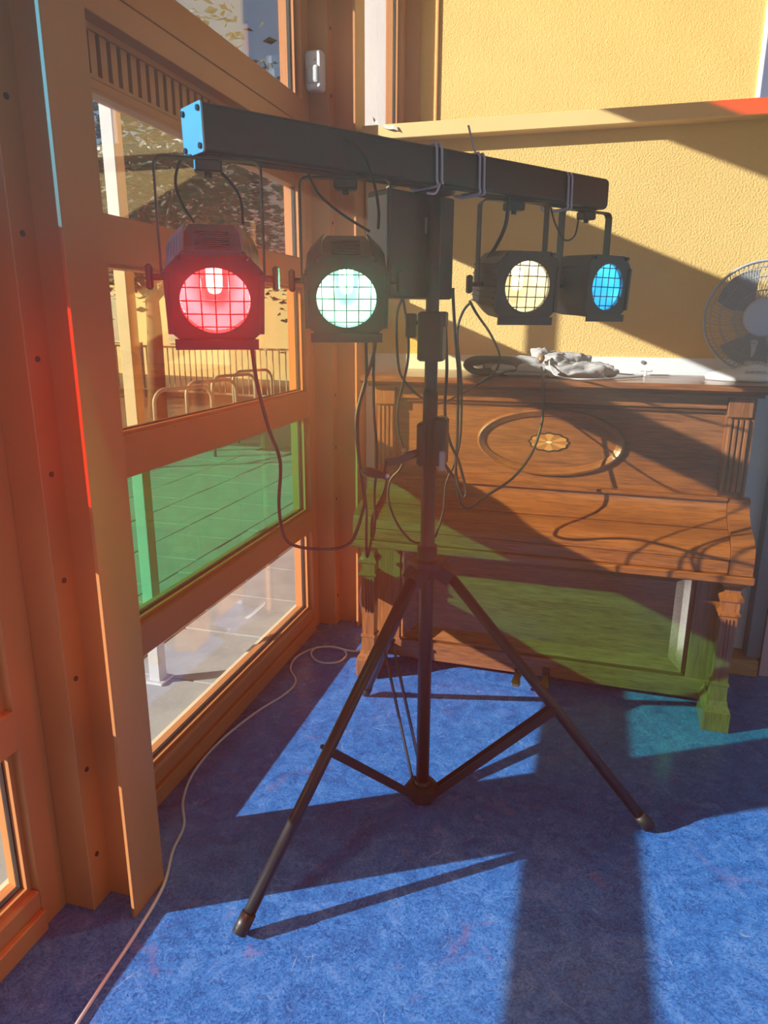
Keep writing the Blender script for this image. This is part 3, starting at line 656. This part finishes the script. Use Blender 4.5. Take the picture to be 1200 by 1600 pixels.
cable('extension_cable', CB['c_white_up'], .0045, WCABLE, 'white cable bowing up behind the left piano leg')
cable('safety_wire', CB['w1a'], .0033, RUBBER, 'thin wire left above the red lamp', 'wire')
cable('safety_wire', CB['w1b'], .0033, RUBBER, 'thin wire right above the red lamp', 'wire')
cable('safety_wire', CB['w2a'], .0033, RUBBER, 'thin wire slanting down to the green lamp', 'wire')
cable('safety_wire', CB['w2b'], .0038, RUBBER, 'cable curving from the bar top down to the green lamp', 'wire')
cable('power_cable', CB['w3a'], .0055, RUBBER, 'black cable bent above the straw yellow lamp')
cable('safety_wire', CB['w4a'], .0028, RUBBER, 'thin wire hanging in a V above the blue lamp', 'wire')

# lilac cords tied round the bar
def bar_tie(x, label, tail=None):
    pts = [(x + dx, a * 1.06, b * 1.06) for dx, (a, b) in zip([0.0] * 24, rrect(.0455, .0475, .012, 5))]
    t_ = thing('cord_tie', label, 'cord', (BX, BY, BZ), A51, group='cords round the lighting bar')
    for dx in (-.008, .010): MB().tube([(p[0] + dx + .006 * math.sin(i * .5), p[1], p[2]) for i, p in enumerate(pts + pts[:1])], .0036, 6, False).build('cord_turn', TIE, t_)
    if tail: MB().tube(smooth_path(tail, 4), .003, 6).build('cord_tail', TIE, t_)
bar_tie(-.055, 'lilac cord wound twice round the bar left of the pole', [(-.055, -.05, -.045), (-.075, -.055, -.07), (-.10, -.05, -.072)])
bar_tie(.105, 'lilac cord round the bar with a tail standing up', [(.105, -.02, .055), (.10, -.015, .075), (.085, -.01, .12)])
bar_tie(.50, 'thin cord round the bar near its right end', None)

# ------------------------------------------------------------------ desk fan
fan = thing('desk_fan', 'white desk fan with wire guard on the piano lid', 'fan', (0.635, 3.12, 1.336), math.radians(-6))
fb = MB(); fb.loft([[(rx * math.cos(2 * PI * k / 36), ry * math.sin(2 * PI * k / 36), z) for k in range(36)] for rx, ry, z in ((.175, .105, 0), (.178, .108, .012), (.165, .098, .026), (.12, .07, .038), (.06, .045, .055), (.05, .04, .075))], smooth=True)
fb.build('base', WHITEP, fan)
MB().bbox(-.03, .03, -.025, .035, .05, .16, .008).build('neck', WHITEP, fan)
for k in range(4): MB().bbox(-.04 + k * .02, -.026 + k * .02, -.088, -.07, .030, .040, .002).build('button', GREYP, fan)
FC = Vector((0, -.02, .240)); FR = .205
FM = Matrix.Translation(FC) @ Matrix.Rotation(PI / 2, 4, 'X')
MB().lathe([(.045, -.13), (.055, -.12), (.06, -.07), (.055, -.045)], 24, FM, True).build('motor', WHITEP, fan)
MB().lathe([(FR, -.014), (FR + .006, -.010), (FR + .006, .010), (FR, .014), (FR - .004, .0), (FR, -.014)], 64, FM).build('guard_rim', GREYP, fan)
def guard(name, depth, nw, material):
    g = MB()
    for k in range(nw):
        a = 2 * PI * k / nw
        pts = []
        for j in range(9):
            s_ = j / 8; r_ = .055 + (FR - .055) * s_; z_ = depth * (1 - s_ ** 2.6); aa = a + .30 * (1 - s_)
            pts.append((r_ * math.cos(aa), r_ * math.sin(aa), z_))
        g.tube(pts, .0010, 4, False, FM)
    for rr_ in (.10, .15, .185):
        s_ = (rr_ - .055) / (FR - .055); z_ = depth * (1 - s_ ** 2.6)
        g.tube([(rr_ * math.cos(2 * PI * k / 48), rr_ * math.sin(2 * PI * k / 48), z_ * .98) for k in range(49)], .0014, 4, False, FM)
    return g.build(name, material, fan)
guard('front_guard', .055, 110, GREYP); guard('rear_guard', -.055, 72, GREYP)
MB().lathe([(.001, .067), (.058, .067), (.069, .063), (.073, .054), (.069, .050)], 36, FM).build('guard_badge', mat('pale_blue_plastic', (.55, .60, .68), .4), fan)
bl = MB()
for k in range(3):
    a0 = 2 * PI * k / 3 + .42; rings = []
    for j in range(9):
        s_ = j / 8; r_ = .03 + .158 * s_; wd = (.45 + .95 * math.sin(min(1, s_ * 1.15) * PI * .60)) * .80; off = -.25 * s_
        row = []
        for q in range(7):
            u_ = (q / 6 - .5) * wd + a0 + off; rq = r_ * (1 - .12 * abs(q / 6 - .5) * s_)
            row.append((rq * math.cos(u_), rq * math.sin(u_), .016 * (q / 6 - .5) * 2))
        rings.append(row + [(x, y, z - .003) for x, y, z in reversed(row)])
    MB().loft(rings, True, True, False, FM).build('blade', mat('smoke_grey_plastic', (.30, .30, .31), .35), fan)
MB().lathe([(.001, .02), (.03, .018), (.034, -.02), (.001, -.022)], 24, FM).build('blade_hub', GREYP, fan)
cable('fan_cord', [(.60, 3.24, 1.345), (.45, 3.26, 1.341), (.30, 3.24, 1.340), (.18, 3.22, 1.341), (.10, 3.24, 1.350), (.02, 3.28, 1.385), (-.04, 3.25, 1.40)], .0028, WCABLE, 'thin white cord running along the lid to the fan', 'cord')
cable('white_lead', [(-.15, 3.02, 1.405), (-.145, 2.97, 1.385), (-.12, 2.93, 1.352), (-.06, 2.90, 1.341), (.02, 2.905, 1.3405), (.10, 2.97, 1.3405), (.16, 3.04, 1.3405), (.22, 3.12, 1.341)], .0032, WCABLE, 'white lead curving over the front edge of the piano lid', 'cord')
pg = thing('wall_clip', 'small white hook lying at the back of the piano lid', 'hook', (0.235, 3.20, 1.336))
MB().bbox(-.022, .028, -.008, .008, .020, .030, .003).bbox(-.004, .006, -.008, .008, 0, .022, .002).build('clip_body', WHITEP, pg)
MB().loft([[(x, y, z) for y, z in ((-.006, .028), (.006, .028), (.006, .028 + h), (-.006, .028 + h))] for x, h in ((.0, .022), (.012, .014), (.03, .003))]).build('clip_wing', WHITEP, pg)
MB().cyl((0.235, WY - .012, 1.385), (0.235, WY - .006, 1.385), .008, 14).build('screw_cap', STEEL, wb_)

# ------------------------------------------------------------------ folded cloth and black bag on the lid
from mathutils.noise import noise as noise_v
def pillow(mb, c, sx, sy, sz, rz=0, seed=0, amp=.12, n=64, m_=24, p=.6):
    rnd = random.Random(seed); ph = [rnd.uniform(0, 6.28) for _ in range(6)]
    rings = []
    for i in range(m_ + 1):
        a = -PI / 2 + PI * i / m_; row = []
        for k in range(n):
            b = 2 * PI * k / n
            ca, sa, cb_, sb = math.cos(a), math.sin(a), math.cos(b), math.sin(b)
            f = lambda v_: math.copysign(abs(v_) ** p, v_)
            wv = 1 + amp * (math.sin(3 * b + ph[0]) * .5 + math.sin(5 * b + 4 * a + ph[1]) * .35 + math.sin(8 * b + ph[2] + 3 * a) * .3)
            x, y, z = sx * max(.001, abs(ca) ** p) * f(cb_) * wv, sy * max(.001, abs(ca) ** p) * f(sb) * wv, sz * f(sa) * (1 + amp * 1.4 * math.sin(4 * b + ph[3]))
            wr = noise_v(Vector((x * 26 + seed, y * 34, z * 30))) * amp * .10 + noise_v(Vector((x * 70 + seed, y * 80, z * 60))) * amp * .035
            x += wr * cb_ * ca; y += wr * sb * ca; z += wr * .8
            row.append((c[0] + x * math.cos(rz) - y * math.sin(rz), c[1] + x * math.sin(rz) + y * math.cos(rz), max(.0005, c[2] + z)))
        rings.append(row)
    return mb.loft(rings, False, True, True)
clo = thing('folded_garment', 'folded grey cloth garment lying on the piano lid', 'cloth', (-0.22, 3.08, 1.336))
pillow(MB(), (-.03, .01, .012), .17, .085, .012, 0, 3, .05).build('bottom_fold', GREYC, clo)
pillow(MB(), (-.04, -.035, .034), .125, .045, .019, .03, 5, .06).build('middle_fold', GREYC, clo)
pillow(MB(), (-.085, .03, .060), .125, .045, .019, -.04, 8, .06).build('top_fold', GREYC, clo)
pillow(MB(), (.19, -.01, .026), .125, .085, .028, .2, 12, .20).build('crumpled_sleeve', GREYC, clo)
pillow(MB(), (.12, .02, .062), .095, .055, .026, .5, 16, .22).build('crumpled_fold', GREYC, clo)
pillow(MB(), (.05, .05, .080), .06, .04, .02, .3, 21, .22).build('collar', GREYC, clo)
bag = thing('black_bag', 'black fabric pouch with a pale lining left of the folded cloth', 'bag', (-0.385, 3.06, 1.336))
bgm = MB(); rings = []
for i in range(41):
    a = 2 * PI * i / 40; ry_ = .052 * (1 + .12 * math.sin(2 * a + .6)); cx_, cz_ = .105 * math.cos(a), .036 + .030 * math.sin(a)
    rr2 = .021 + .006 * math.sin(3 * a)
    rings.append([(cx_ + math.cos(a) * rr2 * math.cos(b), .05 * math.sin(b) - .01 * math.cos(a), max(.001, cz_ + math.sin(a) * rr2 * math.cos(b))) for b in [2 * PI * q / 12 for q in range(12)]])
bgm.loft(rings, False, True, True); bgm.build('pouch', BLACKC, bag)
pillow(MB(), (.03, .02, .034), .075, .03, .020, 0, 31, .1).build('lining', GREYC, bag)
# cable plug end resting on the cloth
tag(MB().tube([(-.185, 3.03, 1.418), (-.183, 3.01, 1.414), (-.181, 2.99, 1.400)], [.013, .015, .008], 12).build('cable_plug', m_noise('brown_plug', (.22, .12, .06), (.28, .16, .08), 9, .4)), 'brown plug lying on the grey cloth', 'plug')

# ------------------------------------------------------------------ motion sensor, tape
sen = thing('motion_sensor', 'white motion sensor high on the corner column', 'sensor', (-1.232, 3.267, 2.60))
sb = MB(); sb.loft([[(x * kx, y0, z * kz + .0) for x, z in rrect(.040, .078, .016)] for y0, kx, kz in ((-.001, 1, 1), (-.030, 1, 1), (-.044, .93, .96), (-.050, .8, .88))], smooth=False)
sb.build('housing', WHITEP, sen)
MB().loft([[(x * k, y0, z * k - .018) for x, z in rrect(.026, .036, .008)] for y0, k in ((-.049, 1), (-.057, .9), (-.059, .7))]).build('lens', mat('sensor_lens', (.62, .64, .68), .3), sen)
MB().cyl((0.01, -.052, .036), (0.01, -.049, .036), .003, 10).build('indicator', DKGREY, sen)
tp = MB(); tp.loft([[(x, y, z), (x + .004, y - .006, z - .018), (x + .004, y - .0045, z - .018), (x, y + .0015, z)] for x, y, z in smooth_path([(-.995, 3.33, 2.430), (-.985, 3.322, 2.418), (-.97, 3.318, 2.408), (-.945, 3.3185, 2.396), (-.92, 3.3185, 2.388), (-.90, 3.3190, 2.388), (-.88, 3.320, 2.380)], 3)])
tag(tp.build('tape_scrap', TAPE), 'torn scrap of clear tape stuck on the ledge rail', 'tape')

# ------------------------------------------------------------------ outside
paving = thing('pavement', 'grey concrete paving outside the windows', 'pavement', kind='structure')
CONC = m_noise('concrete_slab', (0.26, 0.265, 0.26), (0.36, 0.365, 0.35), 5, 0.85, 0.3, 0.003, 60)
JOINT = m_noise('joint_sand', (0.08, 0.075, 0.07), (0.11, 0.105, 0.095), 12, 0.9)
MB().box(-30, HX, -14, 40, -0.30, -0.055).build('joint_bed', JOINT, paving)
s0 = None
for i in range(14):
    for j in range(15):
        x, y = -1.72 - i * .505, .8 + j * .505 + (.25 if i % 2 else 0)
        if s0 is None: s0 = MB().bbox(-.248, .248, -.248, .248, -.07, 0, .004).build('slab', CONC, paving, (x, y, -.03))
        else: inst(s0, paving, (x, y, -.03 + random.uniform(-.003, .003)))
struct(MB().bbox(-1.42, -1.375, -3, 3.6, -.05, .085, .006).build('trim_6', CREAMX), 'cream outer window sill along the ground', 'sill')
post = thing('awning_post', 'white square steel post just outside the window', 'post', (-1.775, 2.53, -.03))
MB().bbox(-.028, .028, -.028, .028, 0, 2.37, .004).build('shaft', GALV, post)
MB().bbox(-.05, .05, -.05, .05, 0, .012, .003).build('base_plate', GALV, post)
# hoop railings in the yard
def hoop(x, y, rz, label):
    h = thing('bike_hoop', label, 'bike rack', (x, y, -.03), rz, group='hoops in the yard')
    pts = [(-.4, 0, 0), (-.4, 0, .7)] + [(-.4 + .15 - .15 * math.cos(PI / 2 * k / 5), 0, .7 + .15 * math.sin(PI / 2 * k / 5)) for k in range(1, 6)]
    pts += [(-a, b, c) for a, b, c in reversed(pts)]
    MB().tube(pts, .022, 10).build('bent_tube', GALV0, h); MB().tube([(-.4, 0, .35), (.4, 0, .35)], .014, 8).build('cross_bar', GALV0, h)
for k in range(4): hoop(-4.4 - .2 * k, 7.2 + 1.0 * k, 1.2, ('galvanised hoop in the yard, nearest the window', 'galvanised hoop in the yard, second from the window', 'galvanised hoop in the yard, third from the window', 'galvanised hoop in the yard, furthest from the window')[k])
fe = thing('yard_fence', 'metal bar fence across the yard', 'fence', (-9.2, 13.5, -.03), math.radians(-12))
for z in (.15, 1.05): MB().box(-9, 9, -.02, .02, z, z + .04).build('fence_rail', GALV0, fe)
b0 = None
for k in range(121):
    x = -9 + .15 * k
    if b0 is None: b0 = MB().box(-.009, .009, -.009, .009, .15, 1.06).build('fence_bar', GALV0, fe, (x, 0, 0))
    else: inst(b0, fe, (x, 0, 0))
p0 = None
for k in range(7):
    if p0 is None: p0 = MB().box(-.03, .03, -.03, .03, 0, 1.15).build('fence_post', GALV0, fe, (-9, 0, 0))
    else: inst(p0, fe, (-9 + 3 * k, 0, 0))
# house across the yard
hs = thing('yard_house', 'annex across the yard, darkened above to bring out pane reflections', 'building', (-9, 19, 0), math.radians(-10))
ANNEX_DARK = m_noise('annex_dark_tone', (0.05, 0.03, 0.03), (0.07, 0.045, 0.04), 4, .85)
MB().box(-14, 14, 0, 3, -.1, 2.7).build('wall', m_noise('annex_sunlit_tone', (.36, .32, .22), (.42, .37, .26), 3, .85), hs)  # pale colour stands in for the sunlit ground and fence
MB().box(-14, 14, -.04, 3, 2.7, 6.2).build('upper_backdrop', ANNEX_DARK, hs)  # made dark and tall to hide the sky and let pane reflections dominate
MB().box(-14.3, 14.3, -.4, 3.2, 6.2, 6.45).build('roof', DKGREY, hs)
for k in range(6):
    wq = MB().box(-12.2 + k * 4.4, -9.6 + k * 4.4, -.05, .02, .9, 2.4).build('window', GALV0, hs)
    MB().box(-12.1 + k * 4.4, -10.95 + k * 4.4, -.06, -.05, 1.0, 2.3).box(-10.85 + k * 4.4, -9.7 + k * 4.4, -.06, -.05, 1.0, 2.3).build('glass', DKGREY, wq)
# white wing of the building just beyond the far window
wg = thing('white_wing', 'sunlit white rendered wing outside the far window', 'building', (0, 6.6, 0))
MB().box(-2.72, -1.77, 0, .25, -.1, 5.4).build('wall', LILACW, wg)
MB().box(-1.77, -1.715, -.03, .25, -.1, 5.4).build('corner_pilaster', RAILP, wg)
MB().box(-1.715, -1.695, .02, .25, -.1, 5.4).build('joint', DKGREY, wg)
MB().box(-1.695, -1.45, -.02, .25, -.1, 5.4).build('return_wall', CREAMX, wg)
# trees
BARK = m_noise('bark', (.07, .05, .035), (.12, .09, .06), 14, .9, .5, .01, 40)
LEAF = m_noise('leaf_green', (.010, .016, .006), (.024, .032, .010), 6, .6)
def tree(x, y, h, label, seed):
    rnd = random.Random(seed); t_ = thing('yard_tree', label, 'tree', (x, y, -.03), 0, group='trees in the yard')
    MB().tube([(0, 0, 0), (.05, .02, h * .25), (0, .06, h * .55)], [.16, .12, .07], 12).build('trunk', BARK, t_)
    br_ = MB(); tips = []
    for k in range(16):
        a = rnd.uniform(0, 6.28); z0 = h * rnd.uniform(.28, .52); l = h * rnd.uniform(.25, .42)
        e = (math.cos(a) * l, math.sin(a) * l, z0 + l * rnd.uniform(.3, 1.0)); md_ = (math.cos(a) * l * .5, math.sin(a) * l * .5, z0 + l * .45)
        br_.tube([(0, .04, z0), md_, e], [.05, .03, .012], 6); tips += [e, md_, e]
    br_.build('branch', BARK, t_)
    lf = MB()
    for k in range(9000):
        c = rnd.choice(tips); s_ = rnd.uniform(.06, .12)
        p = Vector((c[0] + rnd.gauss(0, .55), c[1] + rnd.gauss(0, .55), c[2] + rnd.gauss(0, .45)))
        q = Matrix.Rotation(rnd.uniform(0, 6.28), 3, 'Z') @ Matrix.Rotation(rnd.uniform(-1.2, 1.2), 3, 'X')
        lf.add([p + q @ Vector(v_) for v_ in ((-s_, 0, 0), (0, -s_ * .45, .01), (s_, 0, 0), (0, s_ * .45, .01))], [(0, 1, 2, 3)])
    f_ = lf.build('foliage', LEAF, t_); f_['kind'] = 'stuff'
tree(-7.0, 10.6, 6.0, 'leafy tree nearest the window in the yard', 4)
tree(-14.5, 11.0, 6.0, 'leafy tree at the left of the yard', 9)
tree(-3.2, 13.6, 4.2, 'leafy tree at the right of the yard', 15)

# ------------------------------------------------------------------ added thin haze, tinted warm to stand in for lens glare
hz = bpy.data.materials.new('glare_haze'); hz.use_nodes = True; t = hz.node_tree; t.nodes.clear()
o = t.nodes.new('ShaderNodeOutputMaterial'); vs_ = t.nodes.new('ShaderNodeVolumeScatter'); vs_.inputs['Density'].default_value = 0.065
vs_.inputs['Color'].default_value = (1, .76, .50, 1)
t.links.new(vs_.outputs[0], o.inputs['Volume'])
hz_o = MB().box(-1.05, 1.6, -0.4, 3.31, 1.02, 2.9).build('glare_haze', hz)
tag(hz_o, 'added thin warm haze standing in for glare around the stage lamps', 'haze', kind='stuff')
